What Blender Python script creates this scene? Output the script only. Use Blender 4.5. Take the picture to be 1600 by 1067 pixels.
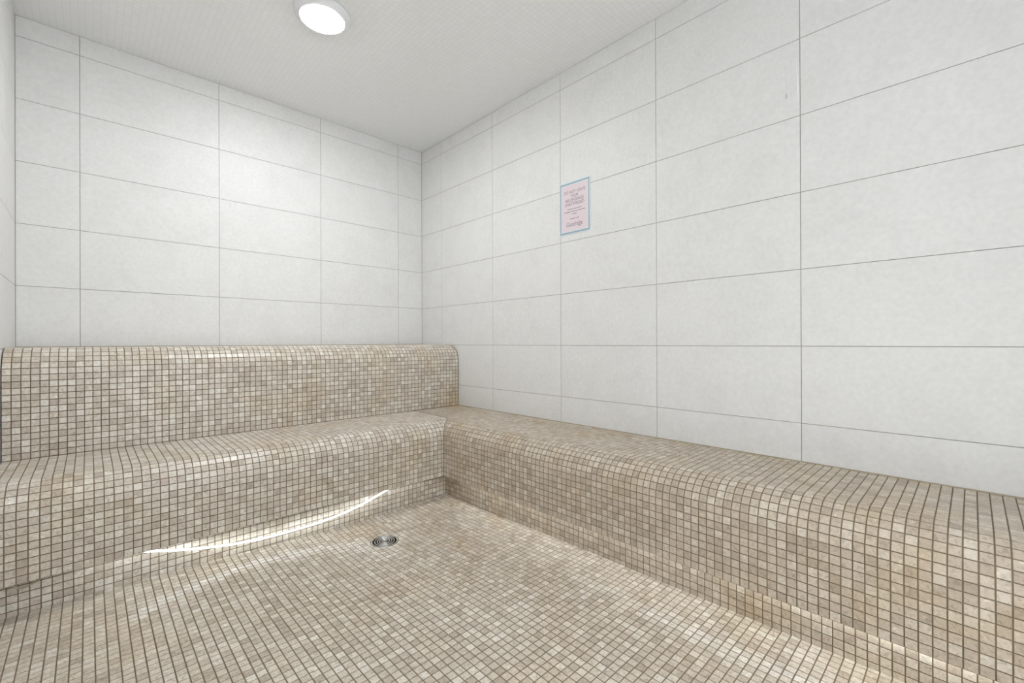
import bpy, math, random
import numpy as np
from mathutils import Matrix, Vector

for o in list(bpy.data.objects):
    bpy.data.objects.remove(o, do_unlink=True)
scn = bpy.context.scene
COL = scn.collection
random.seed(7)
RNG = np.random.default_rng(7)

# ------------------------------------------------------------------ camera
# origin: rear right room corner at the height of the ledge top; X right, Y away, Z up (metres)
CAM = Vector((-1.9841, -3.1401, 0.0194))
YAW, PITCH, ROLL, FPX = 0.7644, 0.0015, -0.0035, 689.71
FW = Vector((math.sin(YAW) * math.cos(PITCH), math.cos(YAW) * math.cos(PITCH), math.sin(PITCH)))
RT = Vector((math.cos(YAW), -math.sin(YAW), 0))
UP = RT.cross(FW)
R2 = RT * math.cos(ROLL) + UP * math.sin(ROLL)
U2 = -RT * math.sin(ROLL) + UP * math.cos(ROLL)
cd = bpy.data.cameras.new('camera')
cd.sensor_fit = 'HORIZONTAL'
cd.sensor_width = 36.0
cd.lens = FPX * 36.0 / 1600.0
cd.clip_start = 0.02
cam = bpy.data.objects.new('camera', cd)
COL.objects.link(cam)
m = Matrix.Identity(4)
for r in range(3):
    m[r][0], m[r][1], m[r][2], m[r][3] = R2[r], U2[r], -FW[r], CAM[r]
cam.matrix_world = m
scn.camera = cam

# ------------------------------------------------------------------ world, exposure
w = bpy.data.worlds.new('world')
scn.world = w
w.use_nodes = True
bg = w.node_tree.nodes['Background']
bg.inputs['Color'].default_value = (0.93, 0.97, 1.0, 1)
bg.inputs['Strength'].default_value = 3.1
scn.view_settings.view_transform = 'Standard'
scn.view_settings.look = 'None'
scn.view_settings.gamma = 1.0
scn.view_settings.use_curve_mapping = False
scn.view_settings.exposure = 0.80
LAMP_STRENGTH = 92.0
STRIP_STRENGTH = 4.5

# ------------------------------------------------------------------ dimensions
W = 2.2353          # room width (left wall at x = -W)
FRONT = -3.95       # where the room opens to the front (behind the camera)
CEIL = 1.584
ROW, COLW = 0.2971, 0.6
SEAT_Z, LIP_Z, CAVE_Z = -0.446, -0.760, -0.735
LEDGE_D, LEDGE_R, LEDGE_Z = 0.498, 0.11, 0.003
BACK_D, SIDE_D, SEAT_R = 1.0, 0.489, 0.10
KB, KS = 0.945, 0.435      # toe kick planes (back, side)
PITCH_T, GAP = 0.0262, 0.0030
RELIEF = 0.0014            # tiles stand this far proud of the grout
DRAIN = (-0.979, -1.2195)


def floor_z(x, y):
    r = math.hypot(x - DRAIN[0], y - DRAIN[1])
    t = max(0.0, 1.0 - r / 0.95)
    return -0.879 - 0.040 * t * t * (3 - 2 * t) ** 0.5 / 1.0


# ------------------------------------------------------------------ materials
def new_mat(name):
    mt = bpy.data.materials.new(name)
    mt.use_nodes = True
    nt = mt.node_tree
    b = nt.nodes['Principled BSDF']
    return mt, nt, b


def N(nt, typ, **kw):
    n = nt.nodes.new(typ)
    for k, v in kw.items():
        setattr(n, k, v)
    return n


def ramp(nt, stops, interp='LINEAR'):
    n = nt.nodes.new('ShaderNodeValToRGB')
    n.color_ramp.interpolation = interp
    el = n.color_ramp.elements
    while len(el) < len(stops):
        el.new(0.5)
    for e, (p, c) in zip(el, stops):
        e.position = p
        e.color = (*c, 1)
    return n


def simple(name, col, rough=0.5, metal=0.0, emit=None, es=0.0):
    mt, nt, b = new_mat(name)
    b.inputs['Base Color'].default_value = (*col, 1)
    b.inputs['Roughness'].default_value = rough
    b.inputs['Metallic'].default_value = metal
    if emit:
        b.inputs['Emission Color'].default_value = (*emit, 1)
        b.inputs['Emission Strength'].default_value = es
    # a faint procedural variation in gloss
    tc = N(nt, 'ShaderNodeTexCoord')
    ns = N(nt, 'ShaderNodeTexNoise')
    ns.inputs['Scale'].default_value = 35
    mr = N(nt, 'ShaderNodeMapRange')
    mr.inputs['To Min'].default_value = max(0.02, rough - 0.05)
    mr.inputs['To Max'].default_value = min(1, rough + 0.05)
    nt.links.new(tc.outputs['Object'], ns.inputs['Vector'])
    nt.links.new(ns.outputs['Fac'], mr.inputs['Value'])
    nt.links.new(mr.outputs['Result'], b.inputs['Roughness'])
    return mt


def mosaic_mat(name, stops, rough, stain):
    mt, nt, b = new_mat(name)
    L = nt.links.new
    geo = N(nt, 'ShaderNodeNewGeometry')
    oi = N(nt, 'ShaderNodeObjectInfo')
    add = N(nt, 'ShaderNodeMath', operation='ADD')
    fr = N(nt, 'ShaderNodeMath', operation='FRACT')
    L(geo.outputs['Random Per Island'], add.inputs[0])
    L(oi.outputs['Random'], add.inputs[1])
    L(add.outputs[0], fr.inputs[0])
    base = ramp(nt, stops)
    L(fr.outputs[0], base.inputs['Fac'])
    # second random for hue
    mul = N(nt, 'ShaderNodeMath', operation='MULTIPLY')
    mul.inputs[1].default_value = 37.17
    fr2 = N(nt, 'ShaderNodeMath', operation='FRACT')
    L(fr.outputs[0], mul.inputs[0]); L(mul.outputs[0], fr2.inputs[0])
    # stone veining inside each tile, decorrelated from tile to tile
    off = N(nt, 'ShaderNodeVectorMath', operation='ADD')
    sc = N(nt, 'ShaderNodeVectorMath', operation='SCALE')
    cx = N(nt, 'ShaderNodeCombineXYZ')
    L(fr.outputs[0], cx.inputs[0]); L(fr2.outputs[0], cx.inputs[1]); L(fr.outputs[0], cx.inputs[2])
    L(cx.outputs[0], sc.inputs[0]); sc.inputs['Scale'].default_value = 9.0
    L(geo.outputs['Position'], off.inputs[0]); L(sc.outputs[0], off.inputs[1])
    ns = N(nt, 'ShaderNodeTexNoise')
    ns.inputs['Scale'].default_value = 95
    ns.inputs['Detail'].default_value = 4
    ns.inputs['Roughness'].default_value = 0.62
    ns.inputs['Distortion'].default_value = 0.8
    L(off.outputs[0], ns.inputs['Vector'])
    vein = ramp(nt, [(0.28, (0.60, 0.58, 0.55)), (0.48, (0.98, 0.98, 0.98)), (0.62, (1.08, 1.07, 1.06)), (0.72, (1.45, 1.44, 1.40))])
    L(ns.outputs['Fac'], vein.inputs['Fac'])
    mx = N(nt, 'ShaderNodeMix', data_type='RGBA', blend_type='MULTIPLY')
    mx.inputs['Factor'].default_value = 0.9
    L(base.outputs['Color'], mx.inputs['A']); L(vein.outputs['Color'], mx.inputs['B'])
    # broad mineral staining: ochre blotches
    n2 = N(nt, 'ShaderNodeTexNoise')
    n2.inputs['Scale'].default_value = 4.2
    n2.inputs['Detail'].default_value = 3
    L(geo.outputs['Position'], n2.inputs['Vector'])
    st = ramp(nt, [(0.50, (0, 0, 0)), (0.75, (1, 1, 1))])
    L(n2.outputs['Fac'], st.inputs['Fac'])
    mul2 = N(nt, 'ShaderNodeMath', operation='MULTIPLY')
    mul2.inputs[1].default_value = stain
    L(st.outputs['Color'], mul2.inputs[0])
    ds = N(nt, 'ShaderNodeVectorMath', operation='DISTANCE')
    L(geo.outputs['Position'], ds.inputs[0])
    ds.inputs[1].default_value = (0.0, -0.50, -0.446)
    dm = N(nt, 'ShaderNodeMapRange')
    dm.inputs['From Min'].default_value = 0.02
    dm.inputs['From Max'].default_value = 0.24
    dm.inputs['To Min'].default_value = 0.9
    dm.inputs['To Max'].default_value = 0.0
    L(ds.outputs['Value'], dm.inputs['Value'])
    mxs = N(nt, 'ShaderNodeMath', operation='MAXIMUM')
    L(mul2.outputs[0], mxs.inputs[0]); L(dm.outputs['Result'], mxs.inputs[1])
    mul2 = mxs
    mx2 = N(nt, 'ShaderNodeMix', data_type='RGBA', blend_type='MULTIPLY')
    L(mul2.outputs[0], mx2.inputs['Factor'])
    L(mx.outputs['Result'], mx2.inputs['A'])
    mx2.inputs['B'].default_value = (0.92, 0.79, 0.56, 1)
    L(mx2.outputs['Result'], b.inputs['Base Color'])
    mr = N(nt, 'ShaderNodeMapRange')
    mr.inputs['To Min'].default_value = rough - 0.06
    mr.inputs['To Max'].default_value = rough + 0.10
    L(ns.outputs['Fac'], mr.inputs['Value'])
    L(mr.outputs['Result'], b.inputs['Roughness'])
    bp = N(nt, 'ShaderNodeBump')
    bp.inputs['Strength'].default_value = 0.18
    bp.inputs['Distance'].default_value = 0.0012
    L(ns.outputs['Fac'], bp.inputs['Height'])
    L(bp.outputs['Normal'], b.inputs['Normal'])
    return mt


def grout_mat(name, c0, c1):
    mt, nt, b = new_mat(name)
    L = nt.links.new
    geo = N(nt, 'ShaderNodeNewGeometry')
    ns = N(nt, 'ShaderNodeTexNoise')
    ns.inputs['Scale'].default_value = 9
    ns.inputs['Detail'].default_value = 5
    L(geo.outputs['Position'], ns.inputs['Vector'])
    rp = ramp(nt, [(0.3, c0), (0.7, c1)])
    L(ns.outputs['Fac'], rp.inputs['Fac'])
    L(rp.outputs['Color'], b.inputs['Base Color'])
    b.inputs['Roughness'].default_value = 0.85
    return mt


def wall_tile_mat():
    mt, nt, b = new_mat('pale cement porcelain')
    L = nt.links.new
    geo = N(nt, 'ShaderNodeNewGeometry')
    oi = N(nt, 'ShaderNodeObjectInfo')
    sc = N(nt, 'ShaderNodeVectorMath', operation='SCALE')
    cx = N(nt, 'ShaderNodeCombineXYZ')
    L(oi.outputs['Random'], cx.inputs[0]); L(oi.outputs['Random'], cx.inputs[1]); L(oi.outputs['Random'], cx.inputs[2])
    L(cx.outputs[0], sc.inputs[0]); sc.inputs['Scale'].default_value = 40
    ad = N(nt, 'ShaderNodeVectorMath', operation='ADD')
    L(geo.outputs['Position'], ad.inputs[0]); L(sc.outputs[0], ad.inputs[1])
    n1 = N(nt, 'ShaderNodeTexNoise')
    n1.inputs['Scale'].default_value = 5.5
    n1.inputs['Detail'].default_value = 7
    n1.inputs['Roughness'].default_value = 0.65
    n1.inputs['Distortion'].default_value = 0.6
    L(ad.outputs[0], n1.inputs['Vector'])
    rp = ramp(nt, [(0.25, (0.775, 0.772, 0.76)), (0.5, (0.815, 0.812, 0.80)), (0.75, (0.84, 0.838, 0.827))])
    L(n1.outputs['Fac'], rp.inputs['Fac'])
    # fine brushed cement grain
    n2 = N(nt, 'ShaderNodeTexNoise')
    n2.inputs['Scale'].default_value = 60
    n2.inputs['Detail'].default_value = 5
    L(ad.outputs[0], n2.inputs['Vector'])
    r2 = ramp(nt, [(0.3, (0.955, 0.955, 0.955)), (0.7, (1.02, 1.02, 1.02))])
    L(n2.outputs['Fac'], r2.inputs['Fac'])
    mx = N(nt, 'ShaderNodeMix', data_type='RGBA', blend_type='MULTIPLY')
    mx.inputs['Factor'].default_value = 1.0
    L(rp.outputs['Color'], mx.inputs['A']); L(r2.outputs['Color'], mx.inputs['B'])
    L(mx.outputs['Result'], b.inputs['Base Color'])
    mr = N(nt, 'ShaderNodeMapRange')
    mr.inputs['To Min'].default_value = 0.34
    mr.inputs['To Max'].default_value = 0.56
    L(n1.outputs['Fac'], mr.inputs['Value'])
    L(mr.outputs['Result'], b.inputs['Roughness'])
    b.inputs['Specular IOR Level'].default_value = 0.35
    bp = N(nt, 'ShaderNodeBump')
    bp.inputs['Strength'].default_value = 0.05
    bp.inputs['Distance'].default_value = 0.002
    L(n2.outputs['Fac'], bp.inputs['Height'])
    L(bp.outputs['Normal'], b.inputs['Normal'])
    return mt


def ceiling_mat():
    # white glass mosaic too fine to tell apart at this distance: grid in colour and fine relief
    mt, nt, b = new_mat('white ceiling mosaic')
    L = nt.links.new
    geo = N(nt, 'ShaderNodeNewGeometry')
    sp = N(nt, 'ShaderNodeSeparateXYZ')
    L(geo.outputs['Position'], sp.inputs[0])
    masks, cells = [], []
    for ax in (0, 1):
        dv = N(nt, 'ShaderNodeMath', operation='DIVIDE'); dv.inputs[1].default_value = PITCH_T
        L(sp.outputs[ax], dv.inputs[0])
        fr = N(nt, 'ShaderNodeMath', operation='FRACT'); L(dv.outputs[0], fr.inputs[0])
        fl = N(nt, 'ShaderNodeMath', operation='FLOOR'); L(dv.outputs[0], fl.inputs[0]); cells.append(fl)
        sb = N(nt, 'ShaderNodeMath', operation='SUBTRACT'); sb.inputs[1].default_value = 0.5
        L(fr.outputs[0], sb.inputs[0])
        ab = N(nt, 'ShaderNodeMath', operation='ABSOLUTE'); L(sb.outputs[0], ab.inputs[0])
        mr = N(nt, 'ShaderNodeMapRange')
        mr.inputs['From Min'].default_value = 0.42
        mr.inputs['From Max'].default_value = 0.46
        L(ab.outputs[0], mr.inputs['Value']); masks.append(mr)
    mxm = N(nt, 'ShaderNodeMath', operation='MAXIMUM')
    L(masks[0].outputs['Result'], mxm.inputs[0]); L(masks[1].outputs['Result'], mxm.inputs[1])
    cb = N(nt, 'ShaderNodeCombineXYZ')
    L(cells[0].outputs[0], cb.inputs[0]); L(cells[1].outputs[0], cb.inputs[1])
    wn = N(nt, 'ShaderNodeTexWhiteNoise', noise_dimensions='2D')
    L(cb.outputs[0], wn.inputs['Vector'])
    tr = ramp(nt, [(0.0, (0.88, 0.885, 0.88)), (1.0, (0.905, 0.91, 0.905))])
    L(wn.outputs['Value'], tr.inputs['Fac'])
    mx = N(nt, 'ShaderNodeMix', data_type='RGBA')
    L(mxm.outputs[0], mx.inputs['Factor'])
    L(tr.outputs['Color'], mx.inputs['A'])
    mx.inputs['B'].default_value = (0.84, 0.84, 0.83, 1)
    L(mx.outputs['Result'], b.inputs['Base Color'])
    b.inputs['Roughness'].default_value = 0.3
    inv = N(nt, 'ShaderNodeMath', operation='SUBTRACT'); inv.inputs[0].default_value = 1.0
    L(mxm.outputs[0], inv.inputs[1])
    bp = N(nt, 'ShaderNodeBump')
    bp.inputs['Strength'].default_value = 0.25
    bp.inputs['Distance'].default_value = 0.0008
    L(inv.outputs[0], bp.inputs['Height'])
    L(bp.outputs['Normal'], b.inputs['Normal'])
    return mt


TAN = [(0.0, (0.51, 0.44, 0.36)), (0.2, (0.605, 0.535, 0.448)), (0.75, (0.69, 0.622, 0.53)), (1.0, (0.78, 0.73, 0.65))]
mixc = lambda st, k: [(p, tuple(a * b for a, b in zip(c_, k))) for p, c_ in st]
M_TILE = mosaic_mat('greyish beige stone mosaic', mixc(TAN, (1.0, 1.015, 1.04)), 0.30, 0.45)  # rear tiles tinted cooler: the doorway's bluish reflection painted into the colour
M_TILE_SIDE_SHADE = mosaic_mat('brownish beige stone mosaic', mixc(TAN, (0.85, 0.825, 0.795)), 0.32, 0.55)  # same stone; weaker light on the side wing painted in as darker brown
M_FLOOR = mosaic_mat('beige stone floor mosaic', TAN, 0.15, 0.40)
M_GROUT = grout_mat('brown grout', (0.17, 0.125, 0.078), (0.23, 0.175, 0.115))
M_WGROUT = grout_mat('grey brown joint', (0.30, 0.28, 0.25), (0.42, 0.40, 0.36))
M_WALL = wall_tile_mat()
M_CEIL = ceiling_mat()
M_WHITE = simple('white enamel', (0.90, 0.91, 0.94), 0.35)
M_LAMP = simple('lit diffuser', (0.9, 0.9, 0.9), 0.5, 0, (0.965, 0.985, 1.0), LAMP_STRENGTH)
M_STRIP = simple('lit silicone strip', (0.9, 0.9, 0.9), 0.5, 0, (0.90, 0.97, 1.0), STRIP_STRENGTH)
M_STRIP_SIDE = simple('lit silicone strip, brighter', (0.9, 0.9, 0.9), 0.5, 0, (0.90, 0.97, 1.0), 1.5 * STRIP_STRENGTH)
M_CHROME = simple('brushed chrome', (0.55, 0.55, 0.54), 0.22, 1.0)
M_DARK = simple('drain shadow', (0.03, 0.03, 0.03), 0.7)
M_CAULK = grout_mat('tan caulk', (0.38, 0.31, 0.21), (0.50, 0.43, 0.32))
M_PINK = simple('pale pink print', (0.80, 0.69, 0.73), 0.5)
M_PALE = simple('pale blue print', (0.72, 0.80, 0.83), 0.45)
M_BLUE = simple('blue print', (0.33, 0.43, 0.52), 0.5)
M_INK = simple('grey ink', (0.24, 0.21, 0.25), 0.6)
M_DRIP = simple('dried mineral drip', (0.97, 0.97, 0.96), 0.5)  # near-white colour stands for the bright highlights on the drips


# ------------------------------------------------------------------ helpers
def tag(o, label=None, cat=None, group=None, kind=None):
    if label: o['label'] = label
    if cat: o['category'] = cat
    if group: o['group'] = group
    if kind: o['kind'] = kind
    return o


def obj(name, verts, faces, mat, parent=None, smooth=False):
    me = bpy.data.meshes.new(name)
    me.from_pydata([tuple(v) for v in verts], [], [tuple(f) for f in faces])
    me.materials.append(mat)
    me.update()
    if smooth:
        for p in me.polygons: p.use_smooth = True
    o = bpy.data.objects.new(name, me)
    COL.objects.link(o)
    o.parent = parent
    return o


def empty(name, loc=(0, 0, 0)):
    o = bpy.data.objects.new(name, None)
    o.empty_display_size = 0.1
    o.location = loc
    COL.objects.link(o)
    return o


def box_geo(a, b):
    (x0, y0, z0), (x1, y1, z1) = a, b
    v = [(x0, y0, z0), (x1, y0, z0), (x1, y1, z0), (x0, y1, z0), (x0, y0, z1), (x1, y0, z1), (x1, y1, z1), (x0, y1, z1)]
    f = [(0, 3, 2, 1), (4, 5, 6, 7), (0, 1, 5, 4), (1, 2, 6, 5), (2, 3, 7, 6), (3, 0, 4, 7)]
    return v, f


def tile_geo(c, n, depth, bev):
    """a tile from its top-outline corners (counter-clockwise seen from outside) and normal n"""
    c = [Vector(q) for q in c]
    n = Vector(n)
    k = len(c)
    v = [q - n * depth for q in c] + [q - n * bev for q in c]
    for i, q in enumerate(c):
        a = (c[(i + 1) % k] - q)
        b_ = (c[i - 1] - q)
        a = a.normalized() if a.length > 1e-6 else Vector()
        b_ = b_.normalized() if b_.length > 1e-6 else Vector()
        v.append(q + (a + b_) * bev)
    f = [tuple(range(2 * k, 3 * k))]
    for i in range(k):
        j = (i + 1) % k
        f.append((i, j, k + j, k + i))
        f.append((k + i, k + j, 2 * k + j, 2 * k + i))
    return v, f


class Pack:
    def __init__(self):
        self.v, self.f = [], []

    def add(self, g):
        k = len(self.v)
        self.v += [tuple(q) for q in g[0]]
        self.f += [tuple(i + k for i in f) for f in g[1]]

    def build(self, name, mat, parent=None, smooth=False):
        return obj(name, self.v, self.f, mat, parent, smooth)


def lathe_geo(prof, seg=48, close_top=False):
    """prof: list of (r, z), revolved about Z"""
    v, f = [], []
    k = len(prof)
    for s in range(seg):
        a = 2 * math.pi * s / seg
        for r, z in prof:
            v.append((r * math.cos(a), r * math.sin(a), z))
    for s in range(seg):
        t = (s + 1) % seg
        for i in range(k - 1):
            f.append((s * k + i, t * k + i, t * k + i + 1, s * k + i + 1))
    return v, f


def tube_geo(pts, r, seg=8):
    v, f = [], []
    pts = [Vector(p) for p in pts]
    for i, p in enumerate(pts):
        d = (pts[min(i + 1, len(pts) - 1)] - pts[max(i - 1, 0)]).normalized()
        u = d.cross(Vector((0, 0, 1))).normalized()
        w_ = u.cross(d)
        for s in range(seg):
            a = 2 * math.pi * s / seg
            v.append(p + u * (r * math.cos(a)) + w_ * (r * math.sin(a)))
    for i in range(len(pts) - 1):
        for s in range(seg):
            t = (s + 1) % seg
            f.append((i * seg + s, i * seg + t, (i + 1) * seg + t, (i + 1) * seg + s))
    f.append(tuple(range(seg))[::-1])
    f.append(tuple((len(pts) - 1) * seg + s for s in range(seg)))
    return v, f


def catmull(pts, n=6):
    P = [Vector(p) for p in pts]
    P = [P[0] * 2 - P[1]] + P + [P[-1] * 2 - P[-2]]
    out = []
    for i in range(1, len(P) - 2):
        for k in range(n):
            t = k / n
            a, b_, c, d = P[i - 1], P[i], P[i + 1], P[i + 2]
            out.append(0.5 * ((2 * b_) + (c - a) * t + (2 * a - 5 * b_ + 4 * c - d) * t * t + (3 * b_ - a - 3 * c + d) * t ** 3))
    out.append(P[-2])
    return out


def project(p):
    d = Vector(p) - CAM
    z = d.dot(FW)
    if z < 0.05: return None
    return 800 + FPX * d.dot(R2) / z, 533.5 - FPX * d.dot(U2) / z


# ------------------------------------------------------------------ room shell
T = 0.002    # wall tiles stand proud of the joints
JOINT = 0.0024


def wall(name, label, frame, u0, u1, ucuts, zmax, zfun, body):
    """frame(u, z, d) -> xyz, d into the room; ucuts joint positions along u; zfun(ua, ub) lowest z of the wall there"""
    o = obj(name, *body, M_WGROUT)
    tag(o, label, 'wall', kind='structure')
    us = sorted(set([u0, u1] + [c for c in ucuts if u0 + 0.02 < c < u1 - 0.02]))
    for ua, ub in zip(us[:-1], us[1:]):
        zmin = zfun(ua, ub)
        r0 = math.floor(zmin / ROW)
        zs = [zmin] + [r * ROW for r in range(r0 + 1, 8) if zmin + 0.01 < r * ROW < zmax - 0.01] + [zmax]
        for za, zb in zip(zs[:-1], zs[1:]):
            j = JOINT / 2
            pts = [frame(ua + j, za + j, 0), frame(ub - j, za + j, 0), frame(ub - j, zb - j, 0), frame(ua + j, zb - j, 0)]
            n = (Vector(frame(0, 0, 0)) - Vector(frame(0, 0, -1)))
            c = [Vector(q) for q in pts]
            if (c[1] - c[0]).cross(c[3] - c[0]).dot(n) < 0: c = [c[1], c[0], c[3], c[2]]
            obj('tile', *tile_geo(c, n, T, 0.0005), M_WALL, o)
    return o


wall('wall_back', 'back wall of large pale cement tiles above the mosaic ledge',
     lambda u, z, d: (u, -d, z), -W, 0.0, [-(0.2153 + COLW * k) for k in range(4)], CEIL,
     lambda a, b: LEDGE_Z, box_geo((-W - 0.1, T, -0.98), (0.1, 0.12, CEIL)))


def right_floor(a, b):
    return SEAT_Z


wall('wall_right', 'right wall of large pale cement tiles carrying the pink notice',
     lambda u, z, d: (-d, u, z), FRONT, 0.0, [-(0.2827 + COLW * k) for k in range(7)], CEIL,
     right_floor, box_geo((T, FRONT, -0.98), (0.12, T, CEIL)))
wall('wall_left', 'narrow strip of pale tiled wall at the left edge',
     lambda u, z, d: (-W + d, u, z), FRONT, 0.0, [-(0.36 + COLW * k) for k in range(7)], CEIL,
     lambda a, b: -0.95, box_geo((-W - 0.12, FRONT, -0.98), (-W - T, T, CEIL)))
fw_ = Pack()
DX0, DX1, DZ = -1.80, -0.95, 1.20
fw_.add(box_geo((-W - 0.12, FRONT - 0.12, -0.98), (DX0, FRONT, CEIL + 0.1)))
fw_.add(box_geo((DX1, FRONT - 0.12, -0.98), (0.12, FRONT, CEIL + 0.1)))
fw_.add(box_geo((DX0, FRONT - 0.12, DZ), (DX1, FRONT, CEIL + 0.1)))
tag(fw_.build('wall_front', M_WALL), 'front wall with an open doorway, behind the viewer', 'wall', kind='structure')
c = obj('ceiling', *box_geo((-W - 0.12, FRONT, CEIL), (0.12, 0.12, CEIL + 0.1)), M_CEIL)
tag(c, 'white ceiling of very small mosaic tiles', 'ceiling', kind='structure')

# floor: sloped grout bed
fx = np.linspace(-W - 0.02, -0.40, 72)
fy = np.linspace(FRONT, -0.92, 110)
fv = [(x, y, floor_z(x, y) - RELIEF) for y in fy for x in fx]
ff = [(j * 72 + i, j * 72 + i + 1, (j + 1) * 72 + i + 1, (j + 1) * 72 + i) for j in range(109) for i in range(71)
      if math.hypot((fx[i] + fx[i + 1]) / 2 - DRAIN[0], (fy[j] + fy[j + 1]) / 2 - DRAIN[1]) > 0.066]
floor = obj('floor', fv, ff, M_GROUT, smooth=True)
tag(floor, 'beige stone mosaic floor sloping to a round drain', 'floor', kind='structure')


# ------------------------------------------------------------------ mosaic laying
STD = None


def std_tile(mat):
    h = (PITCH_T - GAP) / 2
    g = tile_geo([(-h, -h, 0), (h, -h, 0), (h, h, 0), (-h, h, 0)], (0, 0, 1), RELIEF + 0.0006, 0.0006)
    me = bpy.data.meshes.new('mosaic_tile')
    me.from_pydata([tuple(v) for v in g[0]], [], g[1])
    me.materials.append(mat)
    return me


class Mosaic:
    """collects the tiles of one thing; each tile knows the part it lies on"""
    def __init__(self, mat, tilt):
        self.mat, self.tilt, self.tiles = mat, tilt, []

    def add(self, part, c, n, full):
        # hand-set unevenness: a hair of tilt and height
        c = [Vector(q) for q in c]
        n = Vector(n).normalized()
        ax = (c[1] - c[0]).normalized(); ay = n.cross(ax)
        ta, tb = random.gauss(0, self.tilt), random.gauss(0, self.tilt)
        dz = random.uniform(-0.0002, 0.0002)
        mid = sum(c, Vector()) / len(c)
        c = [q + n * (dz + ta * (q - mid).dot(ax) + tb * (q - mid).dot(ay)) for q in c]
        n = (n - ax * ta - ay * tb).normalized()
        self.tiles.append((part, c, n, full))

    def finish(self, limit=300):
        score = []
        for i, (part, c, n, full) in enumerate(self.tiles):
            if not full: continue
            mid = sum(c, Vector()) / 4
            if n.dot(CAM - mid) <= 0: continue
            P = [project(q) for q in c]
            if any(p is None or not (2 < p[0] < 1598 and 2 < p[1] < 1065) for p in P): continue
            a = 0.5 * abs(sum(P[k][0] * P[(k + 1) % 4][1] - P[(k + 1) % 4][0] * P[k][1] for k in range(4)))
            score.append((a, i))
        score.sort(reverse=True)
        chosen = set(i for _, i in score[:limit])
        std = {}
        packs = {}
        for i, (part, c, n, full) in enumerate(self.tiles):
            if i in chosen:
                mt = part.get('wing') and M_TILE_SIDE_SHADE or self.mat
                if mt.name not in std: std[mt.name] = std_tile(mt)
                o = bpy.data.objects.new('mosaic_tile', std[mt.name])
                COL.objects.link(o)
                mid = sum(c, Vector()) / 4
                ax = ((c[1] - c[0]) + (c[2] - c[3])).normalized()
                ay = n.cross(ax)
                M = Matrix.Identity(4)
                for r in range(3):
                    M[r][0], M[r][1], M[r][2], M[r][3] = ax[r], ay[r], n[r], mid[r]
                o.parent = part
                o.matrix_local = M
            else:
                packs.setdefault(part.name, (part, Pack()))[1].add(tile_geo(c, n, RELIEF + 0.0006, 0.0006))
        for part, pk in packs.values():
            s = pk.build('mosaic', part.get('wing') and M_TILE_SIDE_SHADE or self.mat, part)
            s['kind'] = 'stuff'


# floor tiles
mf = Mosaic(M_FLOOR, 0.0045)
G = GAP / 2
nx = int((W - KS) / PITCH_T) + 1
ny = int((-KB - FRONT) / PITCH_T)
for i in range(nx):
    xa = -W + 0.001 + i * PITCH_T + G
    xb = min(xa + PITCH_T - GAP, -KS - 0.001)
    if xb - xa < 0.005: continue
    for j in range(ny):
        yb = -KB - 0.001 - j * PITCH_T - G
        ya = yb - PITCH_T + GAP
        r = math.hypot((xa + xb) / 2 - DRAIN[0], (ya + yb) / 2 - DRAIN[1])
        cs = [(xa, ya), (xb, ya), (xb, yb), (xa, yb)]
        cut = False
        if r < 0.085:        # cut to fit round the drain
            ux, uy = ((xa + xb) / 2 - DRAIN[0]) / max(r, 1e-6), ((ya + yb) / 2 - DRAIN[1]) / max(r, 1e-6)
            h = [(px - DRAIN[0]) * ux + (py - DRAIN[1]) * uy - 0.0645 for px, py in cs]
            if max(h) < 0.003: continue
            out = []
            for k in range(4):
                p_, q_ = cs[k], cs[(k + 1) % 4]
                if h[k] >= 0: out.append(p_)
                if (h[k] >= 0) != (h[(k + 1) % 4] >= 0):
                    t = h[k] / (h[k] - h[(k + 1) % 4])
                    out.append((p_[0] + (q_[0] - p_[0]) * t, p_[1] + (q_[1] - p_[1]) * t))
                    cut = True
            cs = out
            if len(cs) < 3: continue
        cs = [(px, py, floor_z(px, py)) for px, py in cs]
        nn = (Vector(cs[1]) - Vector(cs[0])).cross(Vector(cs[-1]) - Vector(cs[0])).normalized()
        mf.add(floor, cs, nn, not cut and xb - xa > PITCH_T - GAP - 1e-4)
mf.finish()

# ------------------------------------------------------------------ the bench
bench = empty('tiled_bench', (0, 0, 0))
tag(bench, 'L-shaped built-in bench with raised rear ledge, covered in beige stone mosaic', 'bench')


def arc(cx_, cz_, r, a0, a1, n=10):
    return [(cx_ + r * math.cos(math.radians(a0 + (a1 - a0) * k / n)), cz_ + r * math.sin(math.radians(a0 + (a1 - a0) * k / n))) for k in range(n + 1)]


def seat_profile(depth, back, e=0.0):
    """(d, z) from the lip at the bottom of the face over the nose to the back; e insets it for the grout bed"""
    d, z, r = depth - e, SEAT_Z - e, SEAT_R - e
    return [(d, LIP_Z)] + arc(d - r, z - r, r, 0, 90, 16) + [(back, z)]


def ledge_profile(e=0.0):
    d, z, r = LEDGE_D - e, LEDGE_Z - e, LEDGE_R - e
    return [(d, SEAT_Z)] + arc(d - r, z - r, r, 0, 90, 16) + [(0.003, z)]


def extrude(name, poly, to3, u0, u1, mat, parent):
    n = len(poly)
    v = [to3(u0, d, z) for d, z in poly] + [to3(u1, d, z) for d, z in poly]
    f = [(i, (i + 1) % n, n + (i + 1) % n, n + i) for i in range(n)]
    f += [tuple(range(n))[::-1], tuple(range(n, 2 * n))]
    return obj(name, v, f, mat, parent)


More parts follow.
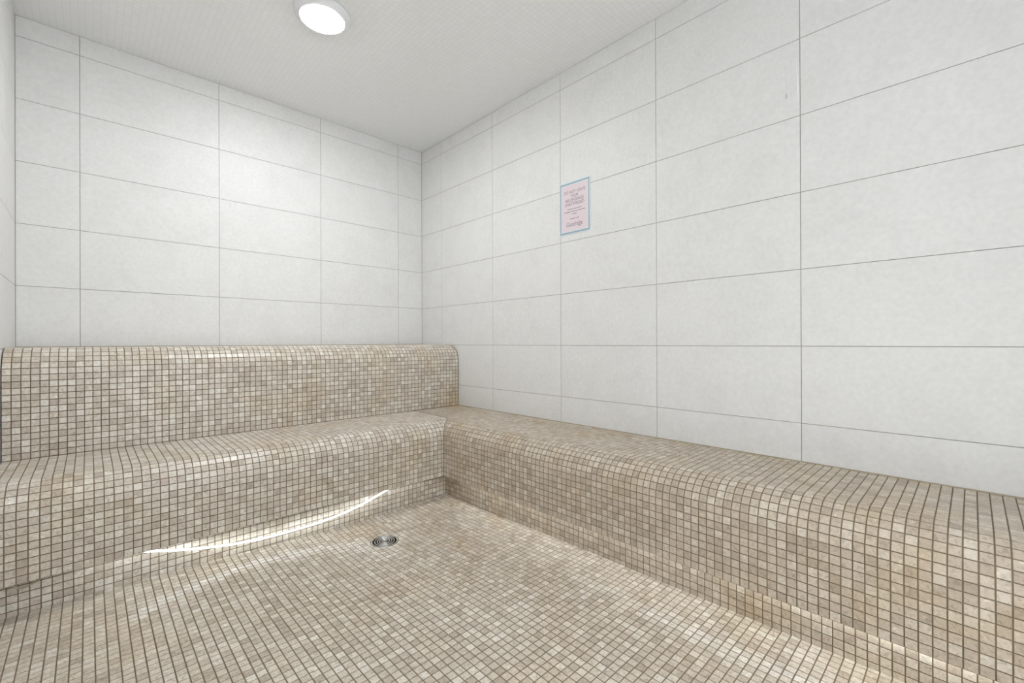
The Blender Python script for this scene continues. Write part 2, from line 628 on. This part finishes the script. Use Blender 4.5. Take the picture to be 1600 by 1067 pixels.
BACK = lambda u, d, z: (u, -d, z)
SIDE = lambda u, d, z: (-d, u, z)
RE = RELIEF
sp = seat_profile(BACK_D, 0.003, RE)
seat_b = extrude('seat', sp + [(0.003, CAVE_Z), (BACK_D - 0.014, CAVE_Z), (BACK_D - 0.014, LIP_Z)], BACK, -W + 0.003, -0.02, M_GROUT, bench)
seat_b['label'] = 'rear wing of the mosaic seat, below the ledge'
sp = seat_profile(SIDE_D, 0.003, RE)
seat_s = extrude('seat', sp + [(0.003, CAVE_Z), (SIDE_D - 0.014, CAVE_Z), (SIDE_D - 0.014, LIP_Z)], SIDE, FRONT + 0.004, -0.02, M_GROUT, bench)
seat_s['label'] = 'side wing of the mosaic seat, along the right wall'
ledge = extrude('ledge', ledge_profile(RE) + [(0.003, SEAT_Z)], BACK, -W + 0.003, -0.003, M_GROUT, bench)
ledge['label'] = 'raised rounded ledge behind the rear seat'
kick_b = extrude('toe_kick', [(KB - RE, -0.97), (KB - RE, CAVE_Z), (KB - 0.2, CAVE_Z), (KB - 0.2, -0.97)], BACK, -W + 0.003, -0.3, M_GROUT, bench)
kick_s = extrude('toe_kick', [(KS - RE, -0.97), (KS - RE, CAVE_Z), (KS - 0.2, CAVE_Z), (KS - 0.2, -0.97)], SIDE, FRONT + 0.004, -0.8, M_GROUT, bench)

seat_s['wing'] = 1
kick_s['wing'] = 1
mb = Mosaic(M_TILE, 0.007)


def lay(part, prof, to3, cols, umax=None, flip=False, slack=0.006):
    """rows of tiles by arc length along prof, columns (u0, u1) along the sweep; umax(d, z) trims the sweep's end"""
    P = [Vector(q) for q in prof]
    S = [0.0]
    for a, b_ in zip(P[:-1], P[1:]): S.append(S[-1] + (b_ - a).length)

    def at(s):
        s = min(max(s, 0), S[-1])
        for i in range(len(P) - 1):
            if s <= S[i + 1] + 1e-9:
                t = (s - S[i]) / max(S[i + 1] - S[i], 1e-9)
                return P[i].lerp(P[i + 1], t)
        return P[-1]
    nrow = int(S[-1] / PITCH_T + 0.999)
    for r in range(nrow):
        sa, sb = r * PITCH_T + G, min((r + 1) * PITCH_T - G, S[-1] - 0.001)
        if sb - sa < slack: continue
        a, b_ = at(sa), at(sb)
        ua_lim = umax(a) if umax else None
        ub_lim = umax(b_) if umax else None
        for (u0, u1) in cols:
            full = (u1 - u0 > PITCH_T - GAP - 1e-4) and (sb - sa > PITCH_T - GAP - 1e-4)
            e0, e1 = u1, u1
            s0, s1 = u0, u0
            if umax:
                e0, e1 = min(u1, ua_lim - G), min(u1, ub_lim - G)
                if max(e0 - u0, e1 - u0) < 0.004: continue
                e0, e1 = max(e0, u0 + 0.0005), max(e1, u0 + 0.0005)
                if e0 < u1 - 1e-5 or e1 < u1 - 1e-5: full = False
            c = [Vector(to3(s0, a[0], a[1])), Vector(to3(e0, a[0], a[1])), Vector(to3(e1, b_[0], b_[1])), Vector(to3(s1, b_[0], b_[1]))]
            if flip: c = [c[1], c[0], c[3], c[2]]
            n = (c[1] - c[0]).cross(c[3] - c[0])
            if n.length < 1e-12: n = (c[2] - c[1]).cross(c[0] - c[1])
            mb.add(part, c, n, full)


def columns(start, stop, sign=1):
    out, k = [], 0
    while True:
        a = start + sign * (k * PITCH_T + G)
        b_ = start + sign * ((k + 1) * PITCH_T - G)
        k += 1
        if sign * (stop - a) < 0.005: break
        if sign * (stop - b_) < 0: b_ = stop
        out.append((min(a, b_), max(a, b_)))
    return out


cb = columns(-W + 0.002, -SIDE_D + SEAT_R + PITCH_T)
# rear seat: the end of every row follows the mitre with the side seat
lay(seat_b, seat_profile(BACK_D, LEDGE_D), BACK, cb,
    umax=lambda q: -SIDE_D + min(SEAT_R, BACK_D - q[0]))
cs_ = columns(-BACK_D, FRONT + 0.004, -1)
up_cols = columns(-BACK_D, -LEDGE_D, 1)
lay(seat_s, seat_profile(SIDE_D, 0.0), SIDE, cs_, flip=True)


P_side = seat_profile(SIDE_D, 0.0)


def lay_corner():
    P = [Vector(q) for q in P_side]
    S = [0.0]
    for a, b_ in zip(P[:-1], P[1:]): S.append(S[-1] + (b_ - a).length)

    def at(s):
        for i in range(len(P) - 1):
            if s <= S[i + 1] + 1e-9:
                return P[i].lerp(P[i + 1], (s - S[i]) / max(S[i + 1] - S[i], 1e-9))
        return P[-1]
    for r in range(int(S[-1] / PITCH_T + 0.999)):
        sa, sb = r * PITCH_T + G, min((r + 1) * PITCH_T - G, S[-1] - 0.001)
        if sb - sa < 0.006: continue
        a, b_ = at(sa), at(sb)
        la = -BACK_D + SIDE_D - a[0]      # the mitre: how far behind the inner corner this row may reach
        lb = -BACK_D + SIDE_D - b_[0]
        la = la if SIDE_D - a[0] < SEAT_R - 1e-6 else -LEDGE_D - 0.001
        lb = lb if SIDE_D - b_[0] < SEAT_R - 1e-6 else -LEDGE_D - 0.001
        for (u0, u1) in up_cols:
            ea, eb = min(u1, la - G), min(u1, lb - G)
            if max(ea, eb) - u0 < 0.004: continue
            ea, eb = max(ea, u0 + 0.0005), max(eb, u0 + 0.0005)
            c = [Vector(SIDE(ea, *a)), Vector(SIDE(u0, *a)), Vector(SIDE(u0, *b_)), Vector(SIDE(eb, *b_))]
            n = (c[1] - c[0]).cross(c[3] - c[0])
            if n.length < 1e-12: continue
            mb.add(seat_s, c, n, False)


lay_corner()
lay(ledge, ledge_profile(), BACK, columns(-W + 0.002, -0.003))
lay(kick_b, [(KB, LIP_Z + 0.012), (KB, -0.915)][::-1], BACK, columns(-W + 0.002, -KS))
lay(kick_s, [(KS, LIP_Z + 0.012), (KS, -0.915)][::-1], SIDE, columns(-KB, FRONT + 0.004, -1), flip=True)
mb.finish()
# caulk bead where ledge, seat and wall meet
obj('caulk_bead', *tube_geo([(-0.0045, -LEDGE_D - 0.001, LEDGE_Z - LEDGE_R), (-0.0045, -LEDGE_D - 0.001, SEAT_Z + 0.003)], 0.0035, 6), M_CAULK, bench)
obj('caulk_bead', *tube_geo([(-0.0045, -LEDGE_D, SEAT_Z + 0.001), (-0.0035, -2.0, SEAT_Z + 0.001), (-0.0035, FRONT + 0.006, SEAT_Z + 0.001)], 0.0028, 6), M_CAULK, bench)
obj('caulk_bead', *tube_geo([(-W + 0.003, -0.0032, LEDGE_Z + 0.001), (-1.0, -0.0032, LEDGE_Z + 0.001), (-0.003, -0.0032, LEDGE_Z + 0.001)], 0.0025, 6), M_CAULK, bench)
obj('caulk_bead', *tube_geo([(-W + 0.003, -LEDGE_D, SEAT_Z + 0.001), (-1.0, -LEDGE_D, SEAT_Z + 0.001), (-0.003, -LEDGE_D, SEAT_Z + 0.001)], 0.0022, 6), M_GROUT, bench)

# ------------------------------------------------------------------ light strips under the lips
YS = -0.972
strip = empty('led_strip', (-1.4, YS, CAVE_Z))
tag(strip, 'glowing white light strip sagging below the rear seat', 'light strip', 'light strips under the bench')
sag = [(-2.02, -0.745), (-1.93, -0.748), (-1.86, -0.760), (-1.807, -0.774), (-1.738, -0.793), (-1.66, -0.811), (-1.577, -0.826), (-1.507, -0.835),
       (-1.42, -0.842), (-1.339, -0.844), (-1.24, -0.843), (-1.151, -0.838), (-1.06, -0.826), (-0.98, -0.810), (-0.90, -0.788), (-0.825, -0.766), (-0.74, -0.752), (-0.62, -0.748)]
obj('glowing_tube', *tube_geo([Vector((q.x, YS, q.y)) - strip.location for q in catmull([(a, b_, 0) for a, b_ in sag], 3)], 0.0038, 8), M_STRIP, strip, True)
wire = [(-2.225, -0.752), (-2.187, -0.766), (-2.160, -0.772), (-2.147, -0.786), (-2.13, -0.781), (-2.106, -0.772), (-2.07, -0.758), (-2.02, -0.746)]
obj('lead_wire', *tube_geo([Vector((q.x, YS, q.y)) - strip.location for q in catmull([(a, b_, 0) for a, b_ in wire], 4)], 0.0028, 6), M_CAULK, strip, True)

strip2 = empty('led_strip', (-0.455, -2.2, CAVE_Z))
tag(strip2, 'light strip tucked under the lip of the side seat', 'light strip', 'light strips under the bench')
pts = [(-0.458, -1.12, -0.742), (-0.458, -1.6, -0.744), (-0.456, -2.1, -0.746), (-0.452, -2.5, -0.752), (-0.448, -2.8, -0.764), (-0.447, -3.1, -0.768), (-0.450, -3.5, -0.755), (-0.455, -3.85, -0.745)]
obj('glowing_tube', *tube_geo([q - strip2.location for q in catmull(pts, 5)], 0.0045, 8), M_STRIP_SIDE, strip2, True)

# ------------------------------------------------------------------ ceiling lamp
def ceiling_lamp(x, y, label):
    lamp = empty('ceiling_lamp', (x, y, CEIL))
    tag(lamp, label, 'lamp')
    obj('housing', *lathe_geo([(0.0, 0.0), (0.124, 0.0), (0.127, -0.003), (0.125, -0.007), (0.112, -0.016), (0.106, -0.022)], 64), M_WHITE, lamp, True)
    obj('trim_ring', *lathe_geo([(0.106, -0.020), (0.1065, -0.024), (0.103, -0.0265), (0.096, -0.0265), (0.092, -0.024)], 64), M_WHITE, lamp, True)
    obj('diffuser', *lathe_geo([(0.0925, -0.0245), (0.091, -0.029), (0.08, -0.032), (0.04, -0.0345), (0.0005, -0.035)][::-1], 64), M_LAMP, lamp, True)


ceiling_lamp(-1.178, -1.002, 'round white flush ceiling lamp, lit')

# ------------------------------------------------------------------ floor drain
dz = floor_z(*DRAIN) + 0.0018
drain = empty('floor_drain', (DRAIN[0], DRAIN[1], dz))
tag(drain, 'round chrome floor drain with concentric slots', 'drain')
obj('cup', *lathe_geo([(0.0, -0.02), (0.052, -0.02), (0.056, -0.001)], 40), M_DARK, drain, True)
fzr = lambda r: floor_z(DRAIN[0] + r, DRAIN[1]) - RELIEF - dz
obj('mortar_collar', *lathe_geo([(0.0585, fzr(0.0585)), (0.075, fzr(0.075)), (0.092, fzr(0.092)), (0.105, fzr(0.105) - 0.0003)], 48), M_GROUT, drain, True)
obj('rim', *lathe_geo([(0.062, -0.004), (0.0625, 0.001), (0.060, 0.0024), (0.0565, 0.0024), (0.0555, 0.001), (0.0555, -0.006)], 48), M_CHROME, drain, True)
for r0, r1 in ((0.0425, 0.0465), (0.0315, 0.0355), (0.0205, 0.0245), (0.0095, 0.0135)):
    obj('grate_ring', *lathe_geo([(r1, -0.004), (r1, 0.0015), (r1 - 0.001, 0.0024), (r0 + 0.001 if r0 > 0.001 else r0, 0.0024), (r0, 0.0015), (r0, -0.004)], 40), M_CHROME, drain, True)
for k in range(4):
    a = math.radians(20 + 90 * k)
    g = box_geo((0.008, -0.003, -0.005), (0.054, 0.003, -0.0025))
    v = [(x * math.cos(a) - y * math.sin(a), x * math.sin(a) + y * math.cos(a), z) for x, y, z in g[0]]
    obj('spoke', v, g[1], M_CHROME, drain)

# ------------------------------------------------------------------ notice on the right wall
SY0, SY1, SZ0, SZ1 = -1.4835, -1.690, 0.637, 0.926
sw, sh = SY0 - SY1, SZ1 - SZ0
sign = empty('notice', (0.0, (SY0 + SY1) / 2, SZ0))
tag(sign, 'pink notice with blue border asking not to leave belongings, on the right wall', 'sign')
sign.rotation_euler = (0, 0, 0)


def sg(x, y, d):      # sign plane: x to the right, y up from the lower edge, d out of the wall
    return (-0.0 - d, -x, y)


def sbox(x0, y0, x1, y1, d0, d1):
    v = [sg(x0, y0, d0), sg(x1, y0, d0), sg(x1, y1, d0), sg(x0, y1, d0), sg(x0, y0, d1), sg(x1, y0, d1), sg(x1, y1, d1), sg(x0, y1, d1)]
    return v, [(0, 3, 2, 1), (4, 5, 6, 7), (0, 1, 5, 4), (1, 2, 6, 5), (2, 3, 7, 6), (3, 0, 4, 7)]


hw = sw / 2
obj('backing', *sbox(-hw - 0.005, -0.005, hw + 0.005, sh + 0.005, 0.0002, 0.0022), M_PALE, sign)
bd = Pack()
for a in ((-hw, 0, hw, 0.009), (-hw, sh - 0.009, hw, sh), (-hw, 0.009, -hw + 0.007, sh - 0.009), (hw - 0.007, 0.009, hw, sh - 0.009)):
    bd.add(sbox(*a, 0.0022, 0.0026))
bd.build('border', M_BLUE, sign)
obj('print_panel', *sbox(-hw + 0.012, 0.014, hw - 0.012, sh - 0.014, 0.0022, 0.0025), M_PINK, sign)


def lettering(txt, cy, height, width, shear=0.0, bold=0.0, name='lettering'):
    cu = bpy.data.curves.new('lettering', 'FONT')
    cu.body = txt
    cu.align_x = 'CENTER'
    cu.shear = shear
    cu.offset = bold
    tmp = bpy.data.objects.new('tmp_text', cu)
    COL.objects.link(tmp)
    bpy.context.view_layer.update()
    me = bpy.data.meshes.new_from_object(tmp.evaluated_get(bpy.context.evaluated_depsgraph_get()))
    bpy.data.objects.remove(tmp, do_unlink=True)
    bpy.data.curves.remove(cu)
    xs = [v.co.x for v in me.vertices]; ys = [v.co.y for v in me.vertices]
    kx = width / (max(xs) - min(xs)); ky = height / (max(ys) - min(ys))
    mx_, my = (max(xs) + min(xs)) / 2, (max(ys) + min(ys)) / 2
    for v in me.vertices:
        v.co = Vector(sg((v.co.x - mx_) * kx, cy + (v.co.y - my) * ky, 0.0028))
    me.materials.clear(); me.materials.append(M_INK)
    o = bpy.data.objects.new(name, me)
    COL.objects.link(o)
    o.parent = sign
    return o


lettering('DO NOT LEAVE', sh * 0.815, 0.0165, sw * 0.72, bold=0.004)
lettering('YOUR', sh * 0.735, 0.017, sw * 0.27, bold=0.004)
lettering('BELONGINGS', sh * 0.655, 0.017, sw * 0.62, bold=0.004)
lettering('UNATTENDED', sh * 0.575, 0.017, sw * 0.66, bold=0.004)
# fine print that cannot be read in the photograph: word-length strokes only
fp = Pack()
for yy, words in ((0.475, (0.17, 0.12, 0.04, 0.08)), (0.425, (0.22, 0.12, 0.08, 0.12, 0.10)), (0.375, (0.14,)), (0.285, (0.18, 0.10))):
    tot = sum(words) + 0.02 * (len(words) - 1)
    x = -tot / 2
    for wd in words:
        fp.add(sbox(x * sw, yy * sh - 0.0018, (x + wd) * sw, yy * sh + 0.0018, 0.0025, 0.0028))
        x += wd + 0.02
fp.build('fine_print', M_INK, sign)
lettering('Goodridge', sh * 0.165, 0.034, sw * 0.55, shear=0.25, name='script_logo')

# ------------------------------------------------------------------ drips on the tiles, highlights put into their white
wr = bpy.data.objects['wall_right']
for y0, z0, y1, z1, wd in ((-2.6332, 1.105, -2.636, 0.975, 0.0020), (-2.668, 1.128, -2.677, 0.937, 0.0022), (-2.7749, 1.062, -2.7747, 1.035, 0.0014)):
    obj('drip_mark', *tube_geo([(0.0006, y0, z0), (0.0006, (y0 + y1) / 2 - 0.0015, (z0 + z1) / 2), (0.0006, y1, z1)], wd, 6), M_DRIP, wr, True)
wb = bpy.data.objects['wall_back']
for x0, z0, ln, wd in ((-1.5956, 0.225, 0.12, 0.0007), (-1.612, 0.20, 0.07, 0.0006), (-1.735, 0.235, 0.10, 0.0007), (-1.808, 0.225, 0.13, 0.0007), (-1.70, 0.20, 0.06, 0.0006)):
    obj('drip_mark', *tube_geo([(x0, 0.0002, z0), (x0 + 0.0012, 0.0002, z0 - ln / 2), (x0, 0.0002, z0 - ln)], wd, 6), M_DRIP, wb, True)
